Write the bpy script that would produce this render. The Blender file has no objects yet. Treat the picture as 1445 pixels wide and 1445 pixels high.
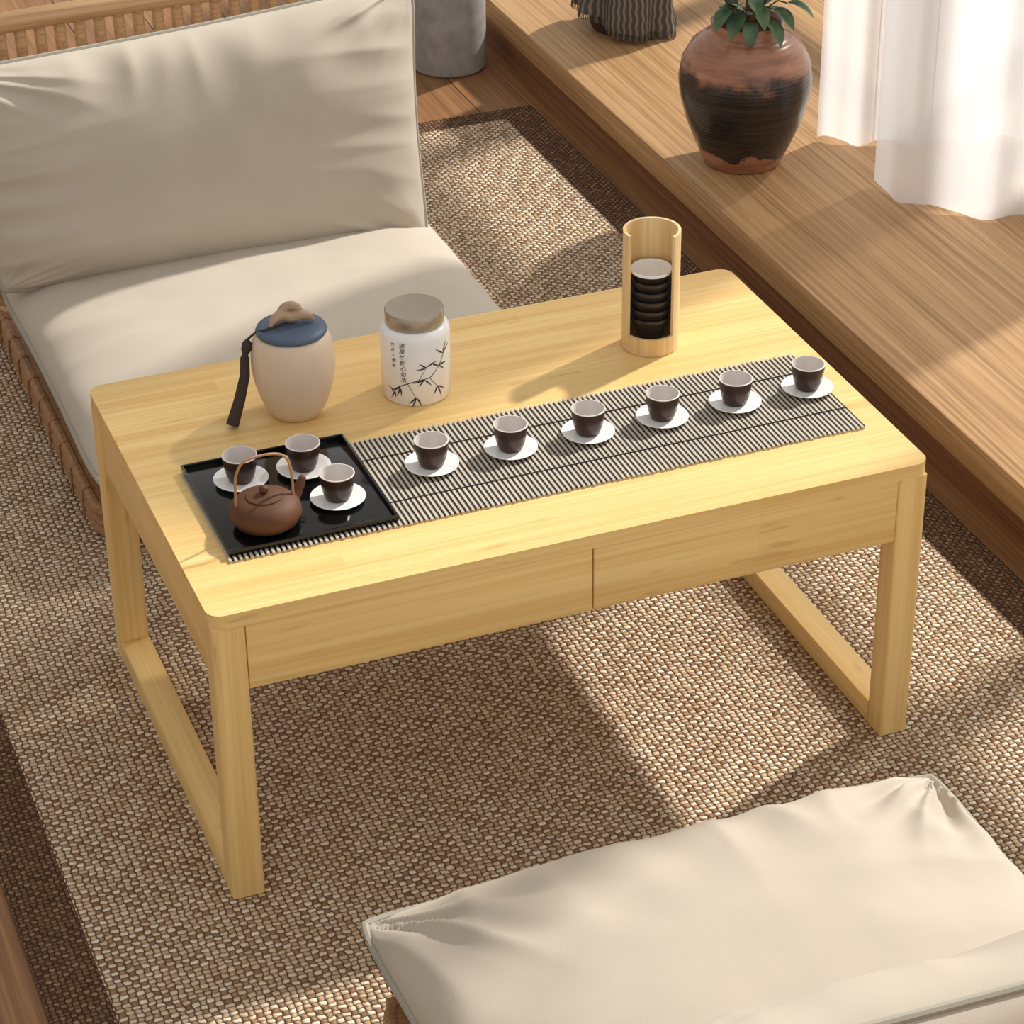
import bpy, bmesh, math, random
from mathutils import Matrix, Vector, noise
random.seed(7)
C=bpy.context.scene.collection
sc=bpy.context.scene
PI=math.pi
L,W,H=0.787,0.5,0.3504
# ---------------------------------------------------------------- camera
F=3667.8; CAM=Vector((-0.4723,-2.0432,1.7394)); yaw,pit,roll=0.36699,0.54968,-0.01199
d=Vector([math.sin(yaw)*math.cos(pit),math.cos(yaw)*math.cos(pit),-math.sin(pit)]);r=Vector([math.cos(yaw),-math.sin(yaw),0.]);u=r.cross(d)
R2=r*math.cos(roll)+u*math.sin(roll);U2=-r*math.sin(roll)+u*math.cos(roll)
cam=bpy.data.cameras.new('camera');co=bpy.data.objects.new('camera',cam);C.objects.link(co);sc.camera=co
cam.sensor_width=36;cam.lens=F*36/1445
M=Matrix((R2,U2,-d)).transposed().to_4x4();M.translation=CAM;co.matrix_world=M
def at(x,y,z):
    v=d*F+R2*(x-722.5)-U2*(y-722.5); t=(z-CAM.z)/v.z
    return CAM+v*t
# ---------------------------------------------------------------- node helpers
class NT:
    def __init__(s,name):
        s.m=bpy.data.materials.new(name); s.m.use_nodes=True
        s.t=s.m.node_tree; s.t.nodes.clear()
        s.out=s.n('ShaderNodeOutputMaterial'); s.b=s.n('ShaderNodeBsdfPrincipled'); s.l(s.b.outputs[0],s.out.inputs[0])
    def n(s,k,**kw):
        a=s.t.nodes.new(k)
        for q,v in kw.items(): setattr(a,q,v)
        return a
    def l(s,a,b): s.t.links.new(a,b)
    def put(s,sock,v):
        if hasattr(v,'links') : s.l(v,sock)
        else:
            if isinstance(v,(tuple,list)) and len(v)==3 and sock.type=='RGBA': v=(*v,1)
            sock.default_value=v
    def math(s,op,a,b=0.,c=None):
        n=s.n('ShaderNodeMath',operation=op); s.put(n.inputs[0],a); s.put(n.inputs[1],b)
        if c is not None: s.put(n.inputs[2],c)
        return n.outputs[0]
    def obj(s): return s.n('ShaderNodeTexCoord').outputs['Object']
    def map(s,v,scale=(1,1,1),loc=(0,0,0)):
        n=s.n('ShaderNodeMapping'); s.l(v,n.inputs[0]); n.inputs['Scale'].default_value=scale; n.inputs['Location'].default_value=loc
        return n.outputs[0]
    def noise(s,v,scale=5,detail=3,rough=.5):
        n=s.n('ShaderNodeTexNoise'); s.l(v,n.inputs['Vector']); n.inputs['Scale'].default_value=scale; n.inputs['Detail'].default_value=detail; n.inputs['Roughness'].default_value=rough
        return n.outputs['Fac']
    def ramp(s,f,stops):
        n=s.n('ShaderNodeValToRGB'); s.put(n.inputs[0],f); e=n.color_ramp.elements
        while len(e)<len(stops): e.new(.5)
        for a,(p,c) in zip(e,stops):
            a.position=p; a.color=(*c,1) if len(c)==3 else c
        return n.outputs[0]
    def mix(s,f,a,b,mode='MIX'):
        n=s.n('ShaderNodeMix',data_type='RGBA',blend_type=mode); s.put(n.inputs[0],f); s.put(n.inputs[6],a); s.put(n.inputs[7],b)
        return n.outputs[2]
    def sstep(s,v,a,b,c=0.,e=1.):
        n=s.n('ShaderNodeMapRange',interpolation_type='SMOOTHSTEP'); s.put(n.inputs[0],v)
        for i,q in enumerate((a,b,c,e)): n.inputs[i+1].default_value=q
        return n.outputs[0]
    def bump(s,h,strength=.3,dist=.002):
        n=s.n('ShaderNodeBump'); s.put(n.inputs['Height'],h); n.inputs['Strength'].default_value=strength; n.inputs['Distance'].default_value=dist
        s.l(n.outputs[0],s.b.inputs['Normal'])
    def base(s,c=None,rough=.5,spec=.5,metal=0.,coat=0.):
        if c is not None: s.put(s.b.inputs['Base Color'],c)
        s.put(s.b.inputs['Roughness'],rough); s.b.inputs['Specular IOR Level'].default_value=spec
        s.b.inputs['Metallic'].default_value=metal; s.b.inputs['Coat Weight'].default_value=coat
        return s.m
def srgb(h):
    h=h.lstrip('#'); o=[]
    for i in (0,2,4):
        c=int(h[i:i+2],16)/255; o.append(c/12.92 if c<=.04045 else ((c+.055)/1.055)**2.4)
    return tuple(o)
def plain(name,hexc,rough=.5,spec=.5,bump=0,bscale=300,var=.12,metal=0,coat=0):
    s=NT(name); c=srgb(hexc); v=s.noise(s.obj(),40,3)
    lo=tuple(x*(1-var) for x in c); hi=tuple(min(1,x*(1+var)) for x in c)
    col=s.ramp(v,[(.3,lo),(.7,hi)])
    if bump: s.bump(s.noise(s.obj(),bscale,2),bump,.001)
    return s.base(col,rough,spec,metal,coat)
def bamboo(name,axis,c1='#F2D18E',c2='#DEB46C',strip=.021):
    s=NT(name); o=s.obj()
    sc_=[190,190,190]; sc_[axis]=2.6
    fine=s.noise(s.map(o,tuple(sc_)),1,4,.6)
    sc2=[40,40,40]; sc2[axis]=1.3
    broad=s.noise(s.map(o,tuple(sc2),(3,1,2)),1,3,.5)
    sep=s.n('ShaderNodeSeparateXYZ'); s.l(o,sep.inputs[0])
    cr={0:(1,2),1:(0,2),2:(0,1)}[axis]
    l1=s.math('FLOOR',s.math('DIVIDE',sep.outputs[cr[0]],strip)); seg=s.math('FLOOR',s.math('ADD',s.math('MULTIPLY',sep.outputs[axis],1.7),s.math('MULTIPLY',l1,.37)))
    cb=s.n('ShaderNodeCombineXYZ'); s.l(l1,cb.inputs[0]); s.l(seg,cb.inputs[1])
    wn=s.n('ShaderNodeTexWhiteNoise'); s.l(cb.outputs[0],wn.inputs[0])
    f=s.math('ADD',s.math('MULTIPLY',fine,.62),s.math('ADD',s.math('MULTIPLY',broad,.42),s.math('MULTIPLY',wn.outputs[0],.14)))
    col=s.ramp(f,[(.42,srgb(c2)),(.72,srgb(c1))])
    sc3=[110,110,110]; sc3[axis]=14
    nod=s.noise(s.map(o,tuple(sc3),(7,4,9)),1,2,.5)
    msk=s.noise(s.map(o,(12,12,12),(1,2,3)),1,1)
    k=s.math('MULTIPLY',s.sstep(nod,.60,.74),s.sstep(msk,.50,.60))
    col=s.mix(s.math('MULTIPLY',k,.42),col,srgb('#BE8F4E'))
    s.bump(fine,.08,.0008)
    return s.base(col,.42,.4)
BX=bamboo('bamboo_grain_along_x',0); BY=bamboo('bamboo_grain_along_y',1); BZ=bamboo('bamboo_grain_along_z',2)
BTUBE=bamboo('bamboo_tube',2,'#F0D8A8','#DBB57C',.4)
def wood(name,axis,cols,plank=0.,rough=.5,scale=1.,rings=.14):
    s=NT(name); o=s.obj()
    sc_=[190*scale]*3; sc_[axis]=2.5*scale
    fine=s.noise(s.map(o,tuple(sc_)),1,6,.65)
    sc2=[10*scale]*3; sc2[axis]=.35*scale
    broad=s.noise(s.map(o,tuple(sc2),(5,3,1)),1,3,.5)
    wv=s.math('FRACT',s.math('MULTIPLY',broad,9))
    wv=s.math('ABSOLUTE',s.math('SUBTRACT',wv,.5))
    f=s.math('ADD',s.math('MULTIPLY',fine,.9),s.math('MULTIPLY',wv,rings))
    col=s.ramp(f,[(.3,srgb(cols[0])),(.5,srgb(cols[1])),(.7,srgb(cols[2]))])
    if plank:
        sep=s.n('ShaderNodeSeparateXYZ'); s.l(o,sep.inputs[0])
        q=s.math('DIVIDE',sep.outputs[1-axis],plank); wn=s.n('ShaderNodeTexWhiteNoise',noise_dimensions='1D'); s.l(s.math('FLOOR',q),wn.inputs['W'])
        fr=s.math('ABSOLUTE',s.math('SUBTRACT',s.math('FRACT',q),.5))
        col=s.mix(s.math('MULTIPLY',wn.outputs[0],.28),col,srgb(cols[0]))
        col=s.mix(s.sstep(fr,.485,.497),col,srgb('#2A1A10'))
    s.bump(fine,.15,.001)
    return s.base(col,rough,.4)
FLOORM=wood('floor_planks',1,('#6E4A30','#92683F','#AB7D52'),.14,.45)
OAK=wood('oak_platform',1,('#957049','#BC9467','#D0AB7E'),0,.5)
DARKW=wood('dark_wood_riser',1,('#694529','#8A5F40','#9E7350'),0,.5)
RATTAN=wood('rattan_wood',0,('#80593A','#A1774E','#BA9066'),0,.5,1.5)
RAIL=wood('pale_rail_wood',0,('#A07A54','#C29A70','#D2AE86'),0,.45,1)
def weave(name,warp,weft,gap,cu=.0078,cv=.0062,dis=.0070):
    s=NT(name); o=s.obj()
    nz=s.n('ShaderNodeTexNoise'); s.l(o,nz.inputs['Vector']); nz.inputs['Scale'].default_value=55; nz.inputs['Detail'].default_value=2
    vm=s.n('ShaderNodeVectorMath',operation='MULTIPLY_ADD'); s.l(nz.outputs['Color'],vm.inputs[0]); vm.inputs[1].default_value=(dis,dis,0); s.l(o,vm.inputs[2])
    sep=s.n('ShaderNodeSeparateXYZ'); s.l(vm.outputs[0],sep.inputs[0])
    uu=s.math('DIVIDE',sep.outputs[0],cu); v=s.math('DIVIDE',sep.outputs[1],cv)
    iu=s.math('FLOOR',uu); iv=s.math('FLOOR',v)
    par=s.math('FLOORED_MODULO',s.math('ADD',iu,iv),2.)
    cb=s.n('ShaderNodeCombineXYZ'); s.l(iu,cb.inputs[0]); s.l(iv,cb.inputs[1])
    wn=s.n('ShaderNodeTexWhiteNoise'); s.l(cb.outputs[0],wn.inputs[0])
    hu=s.math('SINE',s.math('MULTIPLY',s.math('FRACT',uu),PI)); hv=s.math('SINE',s.math('MULTIPLY',s.math('FRACT',v),PI))
    ha=s.math('MULTIPLY',s.math('POWER',hu,.35),s.math('POWER',hv,.7)); hb=s.math('MULTIPLY',s.math('MULTIPLY',s.math('POWER',hv,.3),s.math('POWER',hu,.9)),.74)
    h=s.math('ADD',s.math('MULTIPLY',ha,s.math('SUBTRACT',1.,par)),s.math('MULTIPLY',hb,par))
    fib=s.noise(s.map(o,(260,700,300)),1,2)
    blot=s.noise(s.map(o,(20,20,1)),1,3)
    f=s.math('ADD',s.math('MULTIPLY',wn.outputs[0],.5),s.math('ADD',s.math('MULTIPLY',fib,.36),s.math('MULTIPLY',blot,.22)))
    a=s.ramp(f,warp); b=s.ramp(f,weft)
    col=s.mix(par,a,b)
    col=s.mix(s.sstep(h,.13,.54),gap,col)
    s.bump(s.math('ADD',h,s.math('MULTIPLY',fib,.3)),.85,.0038)
    return s.base(col,.9,.15)
RUGM=weave('woven_rug_field',[(.12,srgb('#BEA383')),(.45,srgb('#DFCBAE')),(.8,srgb('#F1E5D1'))],[(.2,srgb('#7D5B42')),(.5,srgb('#AA8A6A')),(.8,srgb('#D2B998'))],srgb('#6C4D37'))
RUGB=weave('woven_rug_border',[(.15,srgb('#654B39')),(.5,srgb('#83644C')),(.85,srgb('#A28467'))],[(.2,srgb('#4A3428')),(.5,srgb('#664A38')),(.8,srgb('#7B5E48'))],srgb('#3F2C21'),.0062,.0056,.005)
def fabric(name,hexc):
    s=NT(name); o=s.obj(); c=srgb(hexc)
    a=s.noise(o,900,2); b=s.noise(o,12,2)
    col=s.ramp(s.math('ADD',s.math('MULTIPLY',a,.4),s.math('MULTIPLY',b,.6)),[(.3,tuple(x*.92 for x in c)),(.7,tuple(min(1,x*1.04) for x in c))])
    s.bump(a,.2,.0007); m=s.base(col,.85,.2); s.b.inputs['Sheen Weight'].default_value=.1
    return m
CREAM=fabric('cream_cushion_fabric','#C0B6A7'); PIPE=fabric('cushion_piping_fabric','#A5A093')
# ---------------------------------------------------------------- mesh helpers
def link(name,bm,m,parent=None,ang=35,loc=None):
    me=bpy.data.meshes.new(name); bmesh.ops.recalc_face_normals(bm,faces=bm.faces); bm.to_mesh(me); bm.free()
    for p in me.polygons: p.use_smooth=True
    me.set_sharp_from_angle(angle=math.radians(ang))
    o=bpy.data.objects.new(name,me); C.objects.link(o)
    for q in (m if isinstance(m,list) else [m]): me.materials.append(q)
    if parent: o.parent=parent
    if loc: o.location=loc
    return o
def thing(name,label,cat,loc=(0,0,0),rz=0,group=None):
    o=bpy.data.objects.new(name,None); C.objects.link(o); o.location=loc; o.rotation_euler=(0,0,rz); o.empty_display_size=.02
    return tag(o,label,cat,group)
def tag(o,label,cat,group=None,kind=None):
    o['label']=label; o['category']=cat
    if group: o['group']=group
    if kind: o['kind']=kind
    return o
def box(bm,a,b,bev=0,seg=2):
    r_=bmesh.ops.create_cube(bm,size=1); vs=r_['verts']
    for v in vs: v.co=Vector([a[i]+(v.co[i]+.5)*(b[i]-a[i]) for i in range(3)])
    if bev:
        es={e for v in vs for e in v.link_edges}
        bmesh.ops.bevel(bm,geom=list(es),offset=bev,segments=seg,affect='EDGES',profile=.5)
def bx(a,b,bev=.0015,seg=2):
    bm=bmesh.new(); box(bm,a,b,bev,seg); return bm
def lathe(prof,seg=48,bm=None,c=(0,0,0),a0=0,a1=2*PI):
    bm=bm or bmesh.new(); full=abs(a1-a0-2*PI)<1e-6; n=seg if full else seg+1; rings=[]
    for (rr,z) in prof:
        if rr<1e-7: rings.append([bm.verts.new((c[0],c[1],c[2]+z))])
        else: rings.append([bm.verts.new((c[0]+rr*math.cos(a0+(a1-a0)*i/seg),c[1]+rr*math.sin(a0+(a1-a0)*i/seg),c[2]+z)) for i in range(n)])
    for A,B in zip(rings,rings[1:]):
        for i in range(seg):
            j=(i+1)%n
            if len(A)==1 and len(B)==1: continue
            if len(A)==1: bm.faces.new((A[0],B[i],B[j]))
            elif len(B)==1: bm.faces.new((A[i],A[j],B[0]))
            else: bm.faces.new((A[i],A[j],B[j],B[i]))
    return bm
def tube(pts,rad,seg=10,closed=False,bm=None):
    bm=bm or bmesh.new(); pts=[Vector(p) for p in pts]; n=len(pts); rings=[]; up=None
    for i,p in enumerate(pts):
        a=pts[(i-1)%n] if (closed or i>0) else p; b=pts[(i+1)%n] if (closed or i<n-1) else p
        t=(b-a).normalized()
        if up is None:
            up=Vector((0,0,1)) if abs(t.z)<.9 else Vector((1,0,0))
        s_=t.cross(up).normalized(); up=s_.cross(t).normalized()
        rr=rad[i] if isinstance(rad,(list,tuple)) else rad
        rings.append([bm.verts.new(p+(s_*math.cos(2*PI*k/seg)+up*math.sin(2*PI*k/seg))*rr) for k in range(seg)])
    for i in range(n if closed else n-1):
        A=rings[i];B=rings[(i+1)%n]
        for k in range(seg): bm.faces.new((A[k],A[(k+1)%seg],B[(k+1)%seg],B[k]))
    if not closed: bm.faces.new(rings[0][::-1]); bm.faces.new(rings[-1])
    return bm
def smooth(pts,rads,m=6):
    pts=[Vector(p) for p in pts]; P=[];Rr=[]
    for i in range(len(pts)-1):
        p0=pts[max(0,i-1)];p1=pts[i];p2=pts[i+1];p3=pts[min(len(pts)-1,i+2)]
        for k in range(m):
            t=k/m
            P.append(.5*((2*p1)+(p2-p0)*t+(2*p0-5*p1+4*p2-p3)*t*t+(3*p1-p0-3*p2+p3)*t**3)); q=t*t*(3-2*t); Rr.append(rads[i]*(1-q)+rads[i+1]*q)
    P.append(pts[-1]);Rr.append(rads[-1])
    return P,Rr
def stube(pts,rads,seg=14,bm=None,m=6):
    P,Rr=smooth(pts,rads,m)
    t0=(P[0]-P[1]).normalized(); t1=(P[-1]-P[-2]).normalized()
    P=[P[0]+t0*Rr[0]*.85,P[0]+t0*Rr[0]*.55]+P+[P[-1]+t1*Rr[-1]*.55,P[-1]+t1*Rr[-1]*.85]
    Rr=[Rr[0]*.35,Rr[0]*.8]+Rr+[Rr[-1]*.8,Rr[-1]*.35]
    return tube(P,Rr,seg,bm=bm)
def rrect(x0,y0,x1,y1,rad,n=8):
    o=[]
    for cx,cy,a in ((x1-rad,y1-rad,0),(x0+rad,y1-rad,PI/2),(x0+rad,y0+rad,PI),(x1-rad,y0+rad,1.5*PI)):
        for i in range(n+1): o.append((cx+rad*math.cos(a+PI/2*i/n),cy+rad*math.sin(a+PI/2*i/n)))
    return o
def prism(outline,z0,z1,bev=0,seg=3):
    bm=bmesh.new(); lo=[bm.verts.new((x,y,z0)) for x,y in outline]; hi=[bm.verts.new((x,y,z1)) for x,y in outline]; n=len(outline)
    bm.faces.new(lo[::-1]); bm.faces.new(hi)
    for i in range(n): bm.faces.new((lo[i],lo[(i+1)%n],hi[(i+1)%n],hi[i]))
    if bev:
        es=[e for e in bm.edges if abs(e.verts[0].co.z-e.verts[1].co.z)<1e-6]
        bmesh.ops.bevel(bm,geom=es,offset=bev,segments=seg,affect='EDGES',profile=.5)
    return bm
def copy_tree(o,parent=None):
    c=o.copy(); C.objects.link(c)
    if parent: c.parent=parent
    for ch in list(o.children): copy_tree(ch,c)
    return c
# ---------------------------------------------------------------- setting
FZ=-.008
f=link('floor',bx((-2.5,-2.2,FZ-.05),(4,4.5,FZ),0),FLOORM); tag(f,'brown wood plank floor','floor',kind='structure')
PT=.088; PX=1.098
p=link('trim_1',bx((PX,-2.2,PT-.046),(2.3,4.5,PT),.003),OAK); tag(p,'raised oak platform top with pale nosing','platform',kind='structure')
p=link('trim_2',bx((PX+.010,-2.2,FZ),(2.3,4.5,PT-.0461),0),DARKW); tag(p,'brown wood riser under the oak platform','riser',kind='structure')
bm=bmesh.new()
WX=2.05
for ym in (-1.2,-.35,.5,1.35,2.2,3.05): box(bm,(WX,ym-.03,PT),(WX+.05,ym+.03,2.6))
for zh in (PT,.58,1.14,2.55): box(bm,(WX,-1.23,zh),(WX+.05,3.08,zh+.045))
w=link('window_1',bm,plain('window_frame_paint','#5A3C2A',.5)); tag(w,'tall wooden window frame behind the platform','window',kind='structure')
# ---------------------------------------------------------------- rug
rug=thing('rug','large coarsely woven beige and brown rug with a dark border under the table','rug',(0,0,FZ))
rx0,rx1,ry0,ry1,bw=-.216,1.066,-1.15,1.845,.062
link('woven_field',bx((rx0+bw,ry0+bw,0),(rx1-bw,ry1-bw*.7,.008),0),RUGM,rug)
bm=bmesh.new()
box(bm,(rx0,ry0,0),(rx0+bw,ry1,.0078),.001,1); box(bm,(rx1-bw,ry0,0),(rx1,ry1,.0078),.001,1)
box(bm,(rx0+bw,ry0,0),(rx1-bw,ry0+bw,.0078)); box(bm,(rx0+bw,ry1-bw*.7,0),(rx1-bw,ry1,.0078))
o=link('border',bm,RUGB,rug); o['label']='dark brown woven border strip'
# ---------------------------------------------------------------- table
T=thing('tea_table','low rectangular pale bamboo table with two drawers and sled legs','table',(0,0,0))
link('tabletop',prism(rrect(0,0,L,W,.016,10),H-.016,H,.0035,4),BX,T,30)
lw,ld=.034,.032; zt=H-.016; ix=.0015; iy=.0015
for x0 in (ix,L-ix-lw):
    for y0 in (iy,W-iy-ld):
        bm=prism(rrect(x0,y0,x0+lw,y0+ld,.0035,4),0,zt,.0008,1)
        link('leg',bm,BZ,T,40)
    link('floor_rail',bx((x0,iy+ld,0),(x0+lw,W-iy-ld,.028),.0015),BY,T)
    link('side_apron',bx((x0+.003,iy+ld,zt-.072),(x0+lw-.006,W-iy-ld,zt),.001),BY,T)
link('back_apron',bx((ix+lw,W-.03,zt-.072),(L-ix-lw,W-.01,zt),.001),BX,T)
xm=.402
for a,b in ((.0005+ix+lw,xm-.0008),(xm+.0008,L-.0005-ix-lw)):
    dr=link('drawer',bx((a,iy+.001,zt-.077),(b,.022,zt-.001),.0012),BX,T)
bm=bmesh.new(); box(bm,(ix+lw,.022,zt-.068),(L-ix-lw,W-.03,zt-.06))
link('drawer_bottom',bm,BX,T)
# ---------------------------------------------------------------- runner
RUNL=plain('runner_light_slats','#BDB3A2',.6,var=.1); RUND=plain('runner_dark_slats','#211D1B',.6)
rn=thing('table_runner','black and cream slatted bamboo runner along the front of the table','table runner',(.046,.088,H))
bm=bmesh.new(); pitch=.0056; n=int(.712/pitch)
for i in range(n):
    x=i*pitch; j=random.uniform(-.001,.001)
    box(bm,(x,0+j,0),(x+.0028,.181+j,.0026))
    nf=len(bm.faces)
    box(bm,(x+.0028,.0035,0),(x+pitch,.1775,.0018))
    bm.faces.ensure_lookup_table()
    for q in bm.faces[nf:]: q.material_index=1
link('slat_mat',bm,[RUNL,RUND],rn)
for y in (.045,.136):
    link('thread',tube([(i*pitch*.5+.002,y,.0028+.0006*(i%2)) for i in range(2*n)],.0007,5),RUND,rn)
# ---------------------------------------------------------------- tray
TRM=NT('black_lacquer'); TRM=TRM.base(srgb('#0B0B0C'),.1,.5)
tz=H+.003
tr=thing('tea_tray','square glossy black tray at the left end of the slatted runner','tray',(.048,.096,tz))
link('tray_base',bx((.0015,.0015,0),(.1775,.1815,.003),.0005),TRM,tr)
bm=bmesh.new()
for a,b in (((0,0,0),(.179,.0028,.0062)),((0,.1802,0),(.179,.183,.0062)),((0,.0028,0),(.0028,.1802,.0062)),((.1762,.0028,0),(.179,.1802,.0062))): box(bm,a,b,.0006,2)
link('rim',bm,TRM,tr)
# ---------------------------------------------------------------- cups & saucers
CUPM=NT('dark_brown_glaze').base(srgb('#3B251C'),.3,.45); INM=plain('pale_cup_lining','#D6CFCB',.25,var=.02); WHITE=plain('white_porcelain','#F6F4F2',.2,var=.02)
BLACKC=plain('matte_black_cup','#2E2826',.35)
def cup_meshes(parent,outer,rim=.0185,foot=.0112,h=.030,lip=False,top=False):
    if lip:
        prof=[(0,.0004),(foot-.001,.0004),(foot-.001,0),(foot,0),(foot+.003,.008),(rim-.006,h*.5),(rim-.0012,h*.86),(rim,h*.90)]
        inner=[(rim-.0006,h),(rim-.0012,h-.0005),(rim-.0020,h*.86),(rim-.0073,h*.5),(foot+.0015,.0085),(foot-.002,.0035),(0,.003)]
        if top: inner=[(rim,h*.90),(rim,h-.0004)]+inner
        else: prof+=[(rim,h-.0004),(rim-.0006,h)]
    else:
        prof=[(0,0),(foot,0),(foot+.0015,.0015),(foot+.0042,.009),(rim-.0012,.019),(rim-.0002,.025),(rim,h-.0008)]
        inner=[(rim,h-.0008),(rim,h-.0002),(rim-.0007,h+.0002),(rim-.0014,h),(rim-.0028,h*.6),(foot+.0025,.0095),(foot-.002,.0045),(0,.003)]
    link('cup_body',lathe(prof,40),outer,parent,50); o=link('inner_glaze',lathe(inner,40),WHITE if lip else INM,parent,60); o['label']='pale glazed inside of the cup'
cup0=thing('tea_cup','x','cup'); cup_meshes(cup0,CUPM)
sa0=link('saucer',lathe([(0,0),(.014,0),(.015,.0012),(.024,.0030),(.0285,.0046),(.0288,.0051),(.028,.0053),(.023,.0039),(.015,.0028),(0,.0026)],48),WHITE,None,60)
tag(sa0,'x','saucer')
ordn=['first','second','third','fourth','fifth','sixth']
spots=[]
xs=[.295,.384,.473,.560,.647,.735]
for i,x in enumerate(xs): spots.append((x,.186,H+.0027,'%s from the left in the row on the slatted runner'%ordn[i],'runner'))
spots.append((.099,.227,tz+.003,'at the back left corner of the black tray behind the teapot','tray'))
spots.append((.167,.226,tz+.003,'at the back right corner of the black tray','tray'))
spots.append((.181,.154,tz+.003,'on the black tray right of the brown teapot','tray'))
for i,(x,y,z,s_,g) in enumerate(spots):
    c=cup0 if i==0 else copy_tree(cup0); q=sa0 if i==0 else sa0.copy()
    if i: C.objects.link(q)
    q.location=(x,y,z); c.location=(x,y,z+.0027); c.rotation_euler=(0,0,i*.7)
    c['label']='dark brown tea cup, '+s_; q['label']='white round saucer, '+s_
    c['group']='tea cups in the row on the runner' if g=='runner' else 'tea cups on the black tray'
    q['group']='saucers in the row on the runner' if g=='runner' else 'saucers on the black tray'
# ---------------------------------------------------------------- teapot
CLAY=plain('brown_clay','#5B3A24',.62,.3,var=.15,bump=.15,bscale=80)
tp=thing('teapot','small round brown clay teapot with a looped tan handle on black tray','teapot',(.099,.137,tz+.003))
link('pot_body',lathe([(0,0),(.022,0),(.024,.0013),(.033,.006),(.0372,.0145),(.036,.022),(.030,.0285),(.020,.0328),(.0,.0332)],48),CLAY,tp,60)
ld_=link('lid',lathe([(0,.0325),(.0185,.0325),(.0185,.0343),(.012,.036),(.004,.0372),(0,.0375)],40),CLAY,tp,60)
link('knob',lathe([(0,.036),(.003,.037),(.005,.0405),(.0038,.044),(0,.045)],24),CLAY,ld_,60)
ca,sa=math.cos(.42),math.sin(.42)
link('spout',stube([(ca*t,sa*t,z) for t,z in ((.026,.013),(.037,.016),(.045,.024),(.051,.032))],[.009,.0075,.0055,.0040],14),CLAY,tp,60)
TAN=plain('tan_bamboo_handle','#A98256',.5)
hp,hr=smooth([(-.030,0,.025),(-.0295,0,.044),(-.028,0,.062),(-.020,0,.076),(-.004,0,.080),(.014,0,.079),(.025,0,.072),(.0295,0,.055),(.030,0,.025)],[.0014]*9,5)
link('handle',tube(hp,hr,10),TAN,tp)
# ---------------------------------------------------------------- beige jar with blue lid
JB=plain('beige_glaze','#DCC6AE',.42,var=.02,bump=.04,bscale=150); BLUE=plain('slate_blue_glaze','#4A5A70',.5,var=.10,bump=.1,bscale=90)
jp=at(418,580,H)
jar=thing('tea_jar','beige ceramic jar with slate blue lid, ginger shaped knob and tassel','jar',(jp.x,jp.y,H))
link('jar_body',lathe([(0,0),(.026,0),(.028,.002),(.033,.010),(.0385,.024),(.043,.040),(.0452,.053),(.0457,.064),(.0450,.077),(.0425,.089),(.0395,.096),(.036,.099),(0,.099)],64),JB,jar,60)
lid=link('lid',lathe([(0,.099),(.0380,.099),(.0388,.1008),(.0375,.1035),(.030,.1060),(.015,.1080),(0,.1085)],56),BLUE,jar,60)
KN=plain('driftwood_brown','#AF9478',.5,var=.2)
bm=stube([(-.023,-.002,.1105),(-.018,.000,.116),(-.009,.002,.119),(.001,.001,.116),(.010,-.002,.118),(.018,-.003,.115),(.023,-.003,.1105)],[.0025,.0048,.0062,.0068,.0066,.0050,.0026],18)
stube([(-.010,.005,.116),(-.006,.004,.1245),(.001,.002,.128),(.008,-.001,.126),(.009,-.003,.120)],[.0055,.0052,.0048,.0042,.0026],16,bm=bm)
link('knob',bm,KN,lid,70)
TAS=plain('dark_brown_tassel','#3F2F27',.8,bump=.5,bscale=600)
p0=at(362,468,H+.102)-Vector((jp.x,jp.y,H)); p1=at(349,484,H+.088)-Vector((jp.x,jp.y,H)); pb=at(328,600,H+.004)-Vector((jp.x,jp.y,H))
tsl=link('tassel',tube([p1+Vector((0,0,.004)),p1,p1.lerp(pb,.08),p1.lerp(pb,.14),p1.lerp(pb,.18),p1.lerp(pb,.4)+Vector((.004,0,0)),p1.lerp(pb,.7)+Vector((.003,0,0)),pb],[.002,.0055,.0055,.0032,.0048,.0055,.0062,.0070],14),TAS,jar,70)
link('cord',tube([(-.004,0,.1095),(-.015,-.003,.1095),(-.030,-.004,.1075),p0,p1+Vector((0,0,.004))],.0013,8),TAS,tsl)
# ---------------------------------------------------------------- white canister
cp=at(588,551,H)
can=thing('tea_canister','white ceramic canister with taupe lid and ink bamboo painting','canister',(cp.x,cp.y,H))
cr_=.0385
link('can_body',lathe([(0,0),(.036,0),(cr_,.003),(cr_,.078),(.0375,.083),(.034,.086),(.031,.087),(0,.087)],64),WHITE,can,50)
link('lid',lathe([(0,.0872),(.0315,.0872),(.0325,.089),(.0325,.1025),(.0315,.104),(.029,.1035),(0,.1035)],56),plain('taupe_metal_lid','#B0A595',.3,var=.06,metal=.75),can,40)
INK=plain('black_ink','#1B1A1A',.6); INK2=plain('grey_ink','#2C2A29',.6)
a_c=math.atan2(CAM.y-cp.y,CAM.x-cp.x)
def wrap(uu,w,e=.0004):
    a=a_c+uu/cr_; return Vector(((cr_+e)*math.cos(a),(cr_+e)*math.sin(a),w))
bm=bmesh.new()
def poly(pts):
    try: bm.faces.new([bm.verts.new(wrap(p[0]*1.12-.003,p[1]*1.12)) for p in pts])
    except Exception: pass
def stroke(a,b,w0,w1,n=6,bend=0):
    a=Vector(a);b=Vector(b);dn=(b-a); nn=Vector((-dn.y,dn.x)).normalized()
    prev=None
    for i in range(n+1):
        t=i/n; c=a.lerp(b,t)+nn*bend*math.sin(PI*t); ww=w0+(w1-w0)*t
        cur=(c+nn*ww,c-nn*ww)
        if prev: poly([tuple(prev[0]),tuple(prev[1]),tuple(cur[1]),tuple(cur[0])])
        prev=cur
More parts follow.
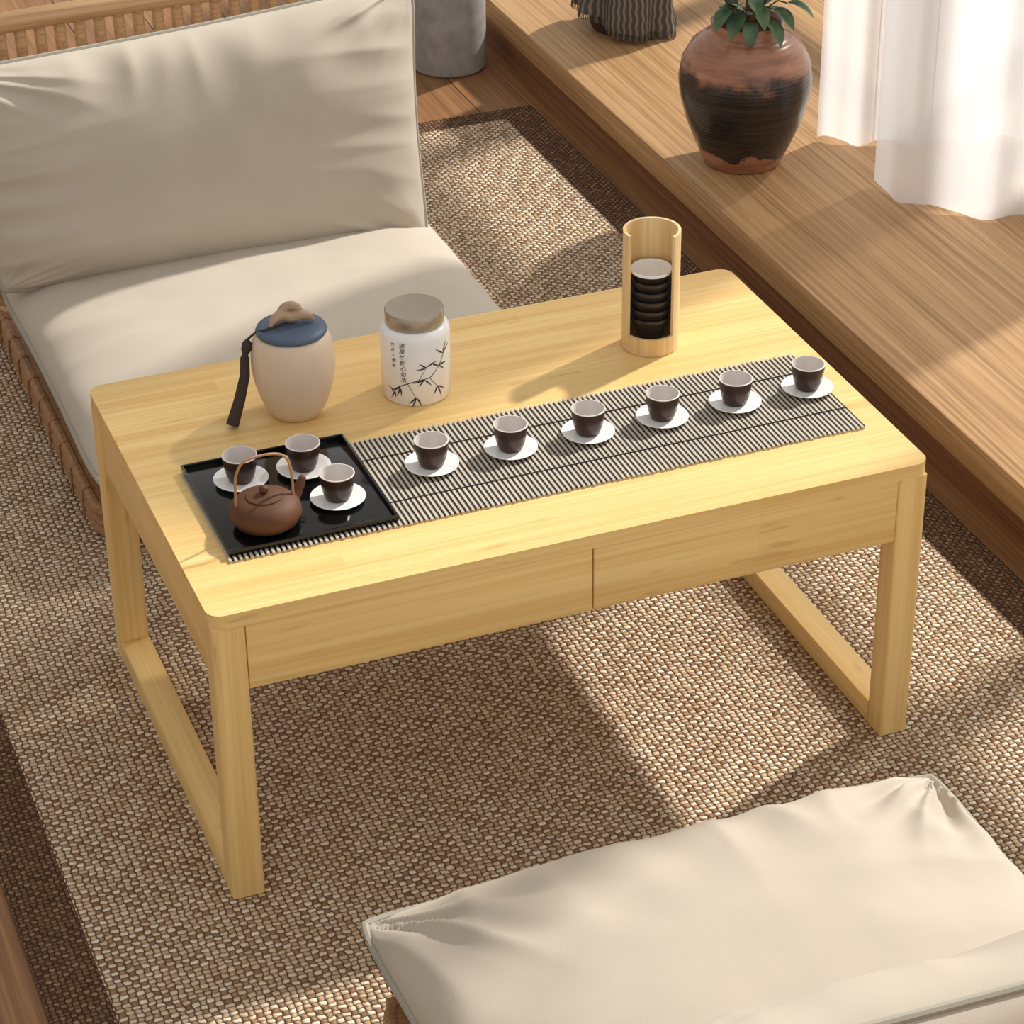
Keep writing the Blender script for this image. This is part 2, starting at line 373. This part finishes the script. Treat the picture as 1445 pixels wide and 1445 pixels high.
def leafk(a,ang,ln,wd):
    a=Vector(a); dd=Vector((math.cos(ang),math.sin(ang))); nn=Vector((-dd.y,dd.x)); prev=None
    for i in range(7):
        t=i/6; ww=wd*math.sin(PI*min(1,t*.85+.05))*(1-t*.75); c=a+dd*ln*t+nn*.0006*math.sin(PI*t)
        cur=(c+nn*ww,c-nn*ww)
        if prev: poly([tuple(prev[0]),tuple(prev[1]),tuple(cur[1]),tuple(cur[0])])
        prev=cur
stroke((-.024,.014),(-.006,.026),.0005,.0004,6,.001); stroke((-.006,.026),(.016,.031),.0004,.00035,6,.001); stroke((.016,.031),(.034,.054),.00035,.0003,6,-.002)
stroke((-.006,.026),(.002,.010),.0003,.0002); stroke((.016,.031),(.024,.020),.0003,.0002); stroke((.004,.028),(.013,.043),.0003,.0002)
for b_,angs in (((-.020,.016),(-2.0,-1.5,2.9)),((-.014,.021),(-2.6,-2.0,-1.4)),((.002,.011),(-2.4,-1.9,-1.2)),((.013,.043),(2.5,-2.9,.4)),((.010,.030),(-2.2,-.9,-2.8)),((.024,.020),(-.5,-1.3,-2.1)),((.026,.042),(2.6,-.1,-.8)),((.033,.053),(1.2,.5,2.4))):
    for a_ in angs: leafk(b_,a_+random.uniform(-.1,.1),random.uniform(.009,.014),.0011)
link('bamboo_painting',bm,INK,can)
def text_col(chars,u0,w0,size,step,jit=.0005):
    bm=bmesh.new()
    for i,ch in enumerate(chars):
        cu=bpy.data.curves.new('t','FONT'); cu.body=ch; cu.size=size*random.uniform(.9,1.1); cu.resolution_u=2; cu.shear=.25
        to=bpy.data.objects.new('t',cu); C.objects.link(to); bpy.context.view_layer.update()
        me=bpy.data.meshes.new_from_object(to.evaluated_get(bpy.context.evaluated_depsgraph_get()))
        tmp=bmesh.new(); tmp.from_mesh(me); jx=random.uniform(-jit,jit)
        vm={v:bm.verts.new(wrap(u0+jx+v.co.x,w0-i*step+v.co.y)) for v in tmp.verts}
        for fc in tmp.faces:
            try: bm.faces.new([vm[v] for v in fc.verts])
            except Exception: pass
        tmp.free(); bpy.data.meshes.remove(me); bpy.data.objects.remove(to); bpy.data.curves.remove(cu)
    return bm
link('calligraphy',text_col('清風竹影心如水',-.0185,.0725,.0066,.0070),INK2,can)
link('calligraphy',text_col('竹月一壺茶',-.0290,.0725,.0052,.0064),INK2,can)
# ---------------------------------------------------------------- bamboo tube with stacked cups
bp=at(917,486,H); a_b=math.atan2(CAM.y-bp.y,CAM.x-bp.x)
ho=thing('cup_holder','upright bamboo tube with open slot front holding stacked cups','cup holder',(bp.x,bp.y,H))
ro,ri,hh=.0325,.0292,.145
bm=lathe([(0,0),(ro-.001,0),(ro,.001),(ro,.022),(ri,.022),(ri,.006),(0,.006)],56)
link('tube_base',bm,BTUBE,ho,40)
half=.90; bm=bmesh.new(); nseg=60; prev=None; nz=16
for i in range(nseg+1):
    t=i/nseg; a=a_b+half+(2*PI-2*half)*t
    zb=.0221; ztop=hh
    col=[]
    for rr in (ro,ri): col.append([bm.verts.new((rr*math.cos(a),rr*math.sin(a),zb+(ztop-zb)*k/nz)) for k in range(nz+1)])
    if prev:
        for s_ in (0,1):
            for k in range(nz): bm.faces.new((prev[s_][k],col[s_][k],col[s_][k+1],prev[s_][k+1]))
        bm.faces.new((prev[0][nz],col[0][nz],col[1][nz],prev[1][nz])); bm.faces.new((prev[0][0],col[0][0],col[1][0],prev[1][0]))
    if prev is None or i==nseg:
        for k in range(nz): bm.faces.new((col[0][k],col[0][k+1],col[1][k+1],col[1][k]))
    prev=col
link('tube_wall',bm,BTUBE,ho,40)
scup=thing('tea_cup','x','cup'); cup_meshes(scup,BLACKC,.0235,.0115,.034,True)
tcup=thing('tea_cup','x','cup'); cup_meshes(tcup,BLACKC,.0235,.0115,.034,True,True)
nm=['bottom','second from the bottom','third from the bottom','fourth from the bottom','fifth from the bottom','topmost']
for i in range(6):
    c=scup if i==0 else (tcup if i==5 else copy_tree(scup))
    c.location=(bp.x,bp.y,H+.0062+.0115*i)
    c['label']='black tea cup, %s in the stack inside the bamboo tube'%nm[i]; c['group']='tea cups stacked in the bamboo tube'
tcup['label']='black tea cup with white inside, topmost in the stack inside the bamboo tube'
# ---------------------------------------------------------------- floor chairs
def fbm(x,y,z=0): return noise.noise(Vector((x,y,z)))
def pillow(w,dp,t,seed,wr,frame,N=130,flat=.35,pinch=.03,edge_w=(1,1,1,1),pw=4,cw=1.0,cr=.03):
    bm=bmesh.new()
    def outl(a,b):
        c=(a*a*b*b)**4
        return w/2*a*(1-pinch*(1-b*b)-cr*c), dp/2*b*(1-pinch*(1-a*a)-cr*c)
    for sgn in (1,-1):
        g=[]
        for j in range(N+1):
            row=[]
            for i in range(N+1):
                a=-1+2*i/N; b=-1+2*j/N
                a=math.sin(a*PI/2)*.4+a*.6; b=math.sin(b*PI/2)*.4+b*.6
                x,y=outl(a,b)
                h=(max(0,1-abs(a)**pw)**flat)*(max(0,1-abs(b)**pw)**flat)
                wrk=0
                for cx,cy in ((1,1),(-1,1),(1,-1),(-1,-1)):
                    dx,dy=a-cx,b-cy; rr=math.hypot(dx,dy)
                    if rr>1e-4:
                        an=math.atan2(dy*cy,dx*cx)
                        q=abs(fbm(an*3.0+seed,rr*1.1,cx*3+cy*7+seed*2)); q=math.sqrt(q*q+.003)
                        wrk+=(.6-2.6*q)*math.exp(-(rr/.42)**2)*cw
                        wrk-=1.3*(cw-.6)*math.exp(-(rr/.20)**2)
                for k,(dd,al) in enumerate(((1-b,a),(1+b,a),(1-a,b),(1+a,b))):
                    fo=math.exp(-(dd/.40)**2)*edge_w[k]
                    q=abs(fbm(al*4+seed*3+k*11,dd*1.0,seed)); q=math.sqrt(q*q+.004)
                    wrk+=(.25-1.4*q)*fo
                wrk+=fbm(a*1.4+seed,b*1.4,5)*.6
                hh_=t*h+wr*wrk*min(1,h*1.2)
                row.append(bm.verts.new(frame(x,y,sgn*max(hh_,.0))))
            g.append(row)
        for j in range(N):
            for i in range(N): bm.faces.new((g[j][i],g[j][i+1],g[j+1][i+1],g[j+1][i]))
    bmesh.ops.remove_doubles(bm,verts=bm.verts,dist=1e-6)
    loop=[]
    m=50
    for k in range(4*m):
        s_,q=divmod(k,m); v=-1+2*q/m; v=math.sin(v*PI/2)
        a,b={0:(v,-1),1:(1,v),2:(-v,1),3:(-1,-v)}[s_]
        x,y=outl(a,b)
        loop.append(frame(x,y,0))
    return bm,loop
def chair(label,loc,rz,seed,by=0,bz=0,ew=(1,1,1,1),wr=.012,st=.066,swr=.009,scw=1.0,spinch=.022,sew=(1,1,1,1)):
    ch=thing('floor_chair',label,'chair',loc,rz,'low rattan floor chairs facing the table')
    bm=bmesh.new(); per=rrect(-.306,-.260,.306,.40+by,.045,6)
    for k in range(3):
        pts=[(x,y,.0085+k*.0140) for x,y in per]
        tube(pts,.0080,10,True,bm)
    for q in range(len(per)):
        a_=Vector(per[q]); b_=Vector(per[(q+1)%len(per)]); m_=int((b_-a_).length/.06)
        for k in range(m_):
            c_=a_.lerp(b_,(k+.5)/m_); dr=(b_-a_).normalized(); nr=Vector((dr.y,-dr.x))
            pts=[(c_.x+nr.x*.0088*s1,c_.y+nr.y*.0088*s1,z1) for s1,z1 in ((1,.003),(1.08,.022),(1,.040),(0,.046),(-1,.040))]
            tube(pts,.0018,6,bm=bm)
    link('base_frame',bm,RATTAN,ch)
    bm=bmesh.new()
    for i in range(17):
        x=-.29+i*.03625; box(bm,(x-.011,-.256,.032),(x+.011,.39+by,.042),.002,1)
    link('deck',bm,RATTAN,ch)
    bm,loop=pillow(.631,.600,st,seed,swr,lambda x,y,h:Vector((x,y,.106+(h if h>0 else h*.88*.066/st))),flat=.45,pinch=spinch,pw=3.2,cw=scw,edge_w=sew)
    s_=link('seat_cushion',bm,CREAM,ch,80); link('piping',tube(loop,.0042,8,True),PIPE,s_)
    le=math.radians(21); A=Vector((0,math.sin(le),math.cos(le))); Nn=Vector((0,-math.cos(le),math.sin(le))); cc=Vector((-.018,.257+by,.284+bz))
    bm,loop=pillow(.656,.340,.082,seed+3.3,wr,lambda x,y,h:cc+Vector((x*(1+.055*y/.18),0,0))+A*y*(1+.10*x/.3)+Nn*h,flat=.52,pinch=.035,edge_w=ew,pw=3.0,cw=1.2)
    s_=link('back_cushion',bm,CREAM,ch,80); link('piping',tube(loop,.0042,8,True),PIPE,s_)
    for sx in (-1,1):
        link('back_post',tube([(sx*.302,.375+by,.03),(sx*.304,.385+by,.22),(sx*.306,.403+by,.450+bz)],.012,12),RAIL,ch)
    link('top_rail',stube([(-.345,.403+by,.446+bz),(-.2,.407+by,.450+bz),(0,.409+by,.452+bz),(.2,.407+by,.450+bz),(.345,.403+by,.446+bz)],[.015]*5,14),RAIL,ch)
    link('lower_rail',tube([(-.302,.377+by,.13),(.302,.377+by,.13)],.010,12),RAIL,ch)
    for i in range(21):
        x=-.28+i*.028
        link('spindle',tube([(x,.377+by,.13),(x,.389+by,.28),(x,.407+by,.448+bz)],.0082,10),RAIL,ch)
    return ch
chair('low rattan floor chair with cream cushions behind the table',(.350,.985,0),0,1.7,ew=(2.2,.4,.7,1.5),wr=.013)
chair('low rattan floor chair with cream cushions nearest the camera, cut off by the photo edge',(.385,-.496,0),PI,8.1,by=.014,bz=.0,st=.076,swr=.018,scw=2.0,spinch=.035,sew=(.6,1.1,1.2,1.2))
# ---------------------------------------------------------------- concrete planter
sp=at(634,92,FZ)
CON=plain('grey_concrete','#9A9795',.8,var=.15,bump=.3,bscale=60)
st=thing('planter','smooth grey concrete cylinder planter on the floor behind the chair','planter',(sp.x,sp.y,FZ))
link('planter_body',lathe([(0,0),(.062,0),(.066,.004),(.068,.27),(.064,.275),(.060,.27),(.060,.05),(0,.05)],56),CON,st,40)
# ---------------------------------------------------------------- vase and plant
vp=at(1047,226,PT)
VM=NT('copper_and_black_glaze'); o_=VM.obj(); sep=VM.n('ShaderNodeSeparateXYZ'); VM.l(o_,sep.inputs[0]); z=sep.outputs[2]
nz_=VM.noise(VM.map(o_,(14,14,16)),1,5,.65); zz=VM.math('ADD',z,VM.math('MULTIPLY',VM.math('SUBTRACT',nz_,.5),.11))
mask=VM.math('MULTIPLY',VM.sstep(zz,.026,.032),VM.sstep(zz,.172,.146))
cop=VM.ramp(VM.noise(VM.map(o_,(12,12,70)),1,4,.6),[(.3,srgb('#8A5842')),(.55,srgb('#A9765B')),(.75,srgb('#C09276'))])
blk=VM.ramp(VM.noise(VM.map(o_,(8,8,130)),1,4,.6),[(.42,srgb('#131011')),(.75,srgb('#3A2E2D'))])
col=VM.mix(mask,cop,blk)
VM.bump(VM.math('SINE',VM.math('MULTIPLY',z,1100)),.15,.0012)
VM.base(col,.28,.5,coat=.3)
vs=thing('vase','round copper and black glazed pot on the oak platform','vase',(vp.x,vp.y,PT))
link('vase_body',lathe([(0,0),(.056,0),(.060,.004),(.074,.035),(.090,.075),(.100,.115),(.1025,.140),(.098,.168),(.085,.192),(.066,.208),(.055,.214),(.053,.221),(.056,.228),(.054,.231),(.049,.228),(.047,.214),(.055,.200),(.05,.19),(0,.19)],64),VM.m,vs,60)
LEAF=NT('dark_green_leaf'); lc=LEAF.ramp(LEAF.noise(LEAF.obj(),25,2),[(.3,srgb('#2C4638')),(.7,srgb('#5F7E52'))]); LEAF.base(lc,.38,.5)
STEM=plain('brown_green_stem','#5A5634',.6)
pl=thing('leafy_plant','dark green leafy plant growing from the copper and black pot','plant',(vp.x,vp.y,PT+.191))
bmS=bmesh.new(); bmL=bmesh.new()
def leaf(bm,p,dirn,ln,wd,droop=.3):
    dirn=dirn.normalized(); side=dirn.cross(Vector((0,0,1)))
    side=(side.normalized() if side.length>.05 else Vector((1,0,0))); rows=[]; pos=Vector(p); dd=dirn.copy(); n_=8
    for i in range(n_+1):
        t=i/n_; w_=wd*math.sin(PI*(t**.75))**.8 if 0<t<1 else 0.0004
        nrm=side.cross(dd).normalized()
        rows.append([bm.verts.new(pos+side*w_*s_+nrm*abs(s_)*w_*.35) for s_ in (-1,-.5,0,.5,1)])
        dd=(dd+Vector((0,0,-droop/n_*1.6))).normalized(); pos=pos+dd*ln/n_
    for a,b in zip(rows,rows[1:]):
        for k in range(4): bm.faces.new((a[k],a[k+1],b[k+1],b[k]))
random.seed(21)
for k in range(7):
    an=k*.8+.2; ln=random.uniform(.10,.16)
    pts=[Vector((.012*math.cos(an),.012*math.sin(an),0))]; dd=Vector((math.cos(an)*.2,math.sin(an)*.2,1)).normalized()
    for i in range(10):
        pts.append(pts[-1]+dd*ln/10); dd=(dd+Vector((math.cos(an)*.04,math.sin(an)*.04,0))).normalized()
    tube(pts,[.003*(1-.6*i/10) for i in range(11)],6,bm=bmS)
    for i in range(4,11,2):
        s_=1 if i%4 else -1; td=(pts[i]-pts[i-1]).normalized(); sd=td.cross(Vector((math.cos(an),math.sin(an),0))).normalized()*s_
        leaf(bmL,pts[i],td*.6+sd*.6,random.uniform(.035,.045),random.uniform(.009,.012),.4)
for an,rr,zz_,ln,wd,dr in ((-2.75,.045,.066,.048,.012,.7),(-2.35,.032,.060,.052,.014,.9),(-1.95,.045,.052,.046,.012,1.2),(-1.65,.030,.072,.048,.013,.9),(-1.35,.046,.050,.048,.013,1.4),(-.95,.042,.064,.050,.013,.8),(-.7,.060,.072,.048,.012,.7),(-.40,.075,.098,.046,.010,.4),(-1.8,.02,.080,.045,.012,.5)):
    b_=Vector((rr*math.cos(an),rr*math.sin(an),zz_)); jd=an+random.uniform(-.3,.3)
    leaf(bmL,b_,Vector((math.cos(jd),math.sin(jd),.1)),ln,wd,dr)
    tube([Vector((0,0,0)),b_*.35+Vector((0,0,zz_*.4)),b_*.75+Vector((0,0,zz_*.28)),b_],.0013,6,bm=bmS)
link('stems',bmS,STEM,pl); link('leaves',bmL,LEAF.m,pl,60)
# ---------------------------------------------------------------- dark cloth over stool
cpf=at(880,36,PT)
CL=NT('striped_dark_cloth'); o_=CL.obj(); sep=CL.n('ShaderNodeSeparateXYZ'); CL.l(o_,sep.inputs[0])
an=CL.math('MULTIPLY',CL.math('ARCTAN2',sep.outputs[1],sep.outputs[0]),60); st_=CL.math('SINE',CL.math('ADD',an,CL.math('MULTIPLY',CL.math('PINGPONG',sep.outputs[2],.012),120)))
CL.base(CL.mix(CL.sstep(st_,-.3,.9),srgb('#55504C'),srgb('#857E76')),.95,.05)
pf=thing('draped_stool','low stool under a dark grey striped fringed throw on the platform','stool',(cpf.x,cpf.y,PT))
link('stool_seat',lathe([(0,.0),(.055,.0),(.06,.01),(.074,.17),(.07,.18),(0,.182)],40),plain('dark_brown_stool','#3A2A22',.7),pf,50)
bm=bmesh.new(); rows=[]; nA=240
A0=math.radians(-78)
def hem(a):
    return .040-.034*max(0,math.cos(a-A0))**4+.010*math.sin(a*4+1)
def fold(a,q): return q*(.011*math.sin(a*6+.5)+.006*math.sin(a*11+1)+.022*max(0,math.cos(a-A0))**8)
for k in range(25):
    t=k/24; row=[]
    for i in range(nA):
        a=2*PI*i/nA; hz=hem(a)
        if t<.3: rr=.080*t/.3+.0005; z=.19-.010*(t/.3)**3
        else:
            q=(t-.3)/.7; z=.180-(.180-hz)*q; rr=.080+.004*math.sin(q*PI*.5)+fold(a,q)+.004*math.sin(q*9+a*3)*q
        row.append(bm.verts.new((rr*math.cos(a),rr*math.sin(a),z)))
    rows.append(row)
for A_,B_ in zip(rows,rows[1:]):
    for i in range(nA): bm.faces.new((A_[i],A_[(i+1)%nA],B_[(i+1)%nA],B_[i]))
bm.faces.new(rows[0])
thr=link('throw',bm,CL.m,pf,80)
bm=bmesh.new()
for i in range(nA):
    a=2*PI*i/nA; hz=hem(a); rr=.084+fold(a,1)+.004*math.sin(9+a*3)
    tube([(rr*math.cos(a),rr*math.sin(a),hz+.002),(rr*1.01*math.cos(a),rr*1.01*math.sin(a),max(.001,hz-.010))],.0008,4,bm=bm)
o=link('fringe',bm,CL.m,thr)
# ---------------------------------------------------------------- curtains
CU=NT('sheer_white_curtain'); CU.t.nodes.remove(CU.b)
df=CU.n('ShaderNodeBsdfDiffuse'); df.inputs[0].default_value=(.92,.95,.98,1)
tl=CU.n('ShaderNodeBsdfTranslucent'); tl.inputs[0].default_value=(.94,.96,.99,1)
tp_=CU.n('ShaderNodeBsdfTransparent'); m1=CU.n('ShaderNodeMixShader'); m1.inputs[0].default_value=.75; CU.l(df.outputs[0],m1.inputs[1]); CU.l(tl.outputs[0],m1.inputs[2])
wvn=CU.noise(CU.map(CU.obj(),(900,900,900)),1,1)
m2=CU.n('ShaderNodeMixShader'); CU.l(CU.sstep(wvn,.3,.7,.18,.24),m2.inputs[0]); CU.l(m1.outputs[0],m2.inputs[1]); CU.l(tp_.outputs[0],m2.inputs[2]); CU.l(m2.outputs[0],CU.out.inputs[0])
def curtain(path,label,folds,amp,seed):
    P=[Vector((*q,0)) for q in path]; ln=[0]
    for a,b in zip(P,P[1:]): ln.append(ln[-1]+(b-a).length)
    n_=220; cols=[]; bm=bmesh.new()
    org=P[0]
    for i in range(n_+1):
        s_=ln[-1]*i/n_; k=max(j for j in range(len(ln)) if ln[j]<=s_+1e-9); k=min(k,len(P)-2)
        t=(s_-ln[k])/(ln[k+1]-ln[k]); pnt=P[k].lerp(P[k+1],t); dr=(P[k+1]-P[k]).normalized(); nr=Vector((-dr.y,dr.x,0))
        c=[]
        for j in range(13):
            q=j/12; z=q*1.75
            off=amp*(math.sin(folds*2*PI*i/n_+seed+.5*math.sin(q*3))+.4*math.sin(folds*4.3*PI*i/n_+seed*2))*(1-.25*q)
            zz=z+(.004*math.sin(i*.11+seed)+.004 if j==0 else 0)
            c.append(bm.verts.new(pnt+nr*off-org+Vector((0,0,zz))))
        cols.append(c)
    for a,b in zip(cols,cols[1:]):
        for j in range(12): bm.faces.new((a[j],a[j+1],b[j+1],b[j]))
    o=link('curtain',bm,CU.m,None,80,loc=(org.x,org.y,PT+.001))
    tag(o,label,'curtain','sheer white curtains at the window')
a0=at(1152,200,PT);a1=at(1232,206,PT)
curtain([(a0.x,a0.y),(a1.x,a1.y),(a1.x+.25,a1.y-.08)],'sheer white curtain panel hanging nearest the copper and black pot',4,.006,.3)
b0=at(1230,262,PT);b1=at(1300,298,PT);b2=at(1400,310,PT);b3=at(1470,314,PT)
curtain([(b0.x,b0.y),(b1.x,b1.y),(b2.x,b2.y),(b3.x,b3.y),(b3.x+.2,b3.y-.10)],'sheer white curtain panel hanging at the right photo edge, in front of the other',3.5,.007,2.0)
# ---------------------------------------------------------------- light
az=Vector((-.925,-.38)); el=math.radians(39.5)
sd=Vector((az.x*math.cos(el),az.y*math.cos(el),-math.sin(el)))
s=bpy.data.lights.new('sun','SUN'); so=bpy.data.objects.new('sun',s); C.objects.link(so); so.rotation_mode='QUATERNION'; so.rotation_quaternion=sd.to_track_quat('-Z','Y')
s.energy=4.5; s.angle=math.radians(2.6); s.color=(1,.945,.87)
w=bpy.data.worlds.new('world'); sc.world=w; w.use_nodes=True; nt=w.node_tree
bg=nt.nodes['Background']; bg.inputs[1].default_value=.76
tc=nt.nodes.new('ShaderNodeTexCoord'); sp_=nt.nodes.new('ShaderNodeSeparateXYZ'); nt.links.new(tc.outputs['Generated'],sp_.inputs[0])
sb=nt.nodes.new('ShaderNodeMath'); sb.operation='MULTIPLY_ADD'; nt.links.new(sp_.outputs[1],sb.inputs[0]); sb.inputs[1].default_value=-.7; nt.links.new(sp_.outputs[0],sb.inputs[2])
rp=nt.nodes.new('ShaderNodeValToRGB'); mp=nt.nodes.new('ShaderNodeMapRange'); mp.inputs[1].default_value=-1.2; mp.inputs[2].default_value=1.2
nt.links.new(sb.outputs[0],mp.inputs[0]); nt.links.new(mp.outputs[0],rp.inputs[0]); nt.links.new(rp.outputs[0],bg.inputs[0])
rp.color_ramp.elements[0].color=(.60,.56,.52,1); rp.color_ramp.elements[1].color=(1.15,1.12,1.08,1)
sc.view_settings.view_transform='Standard'
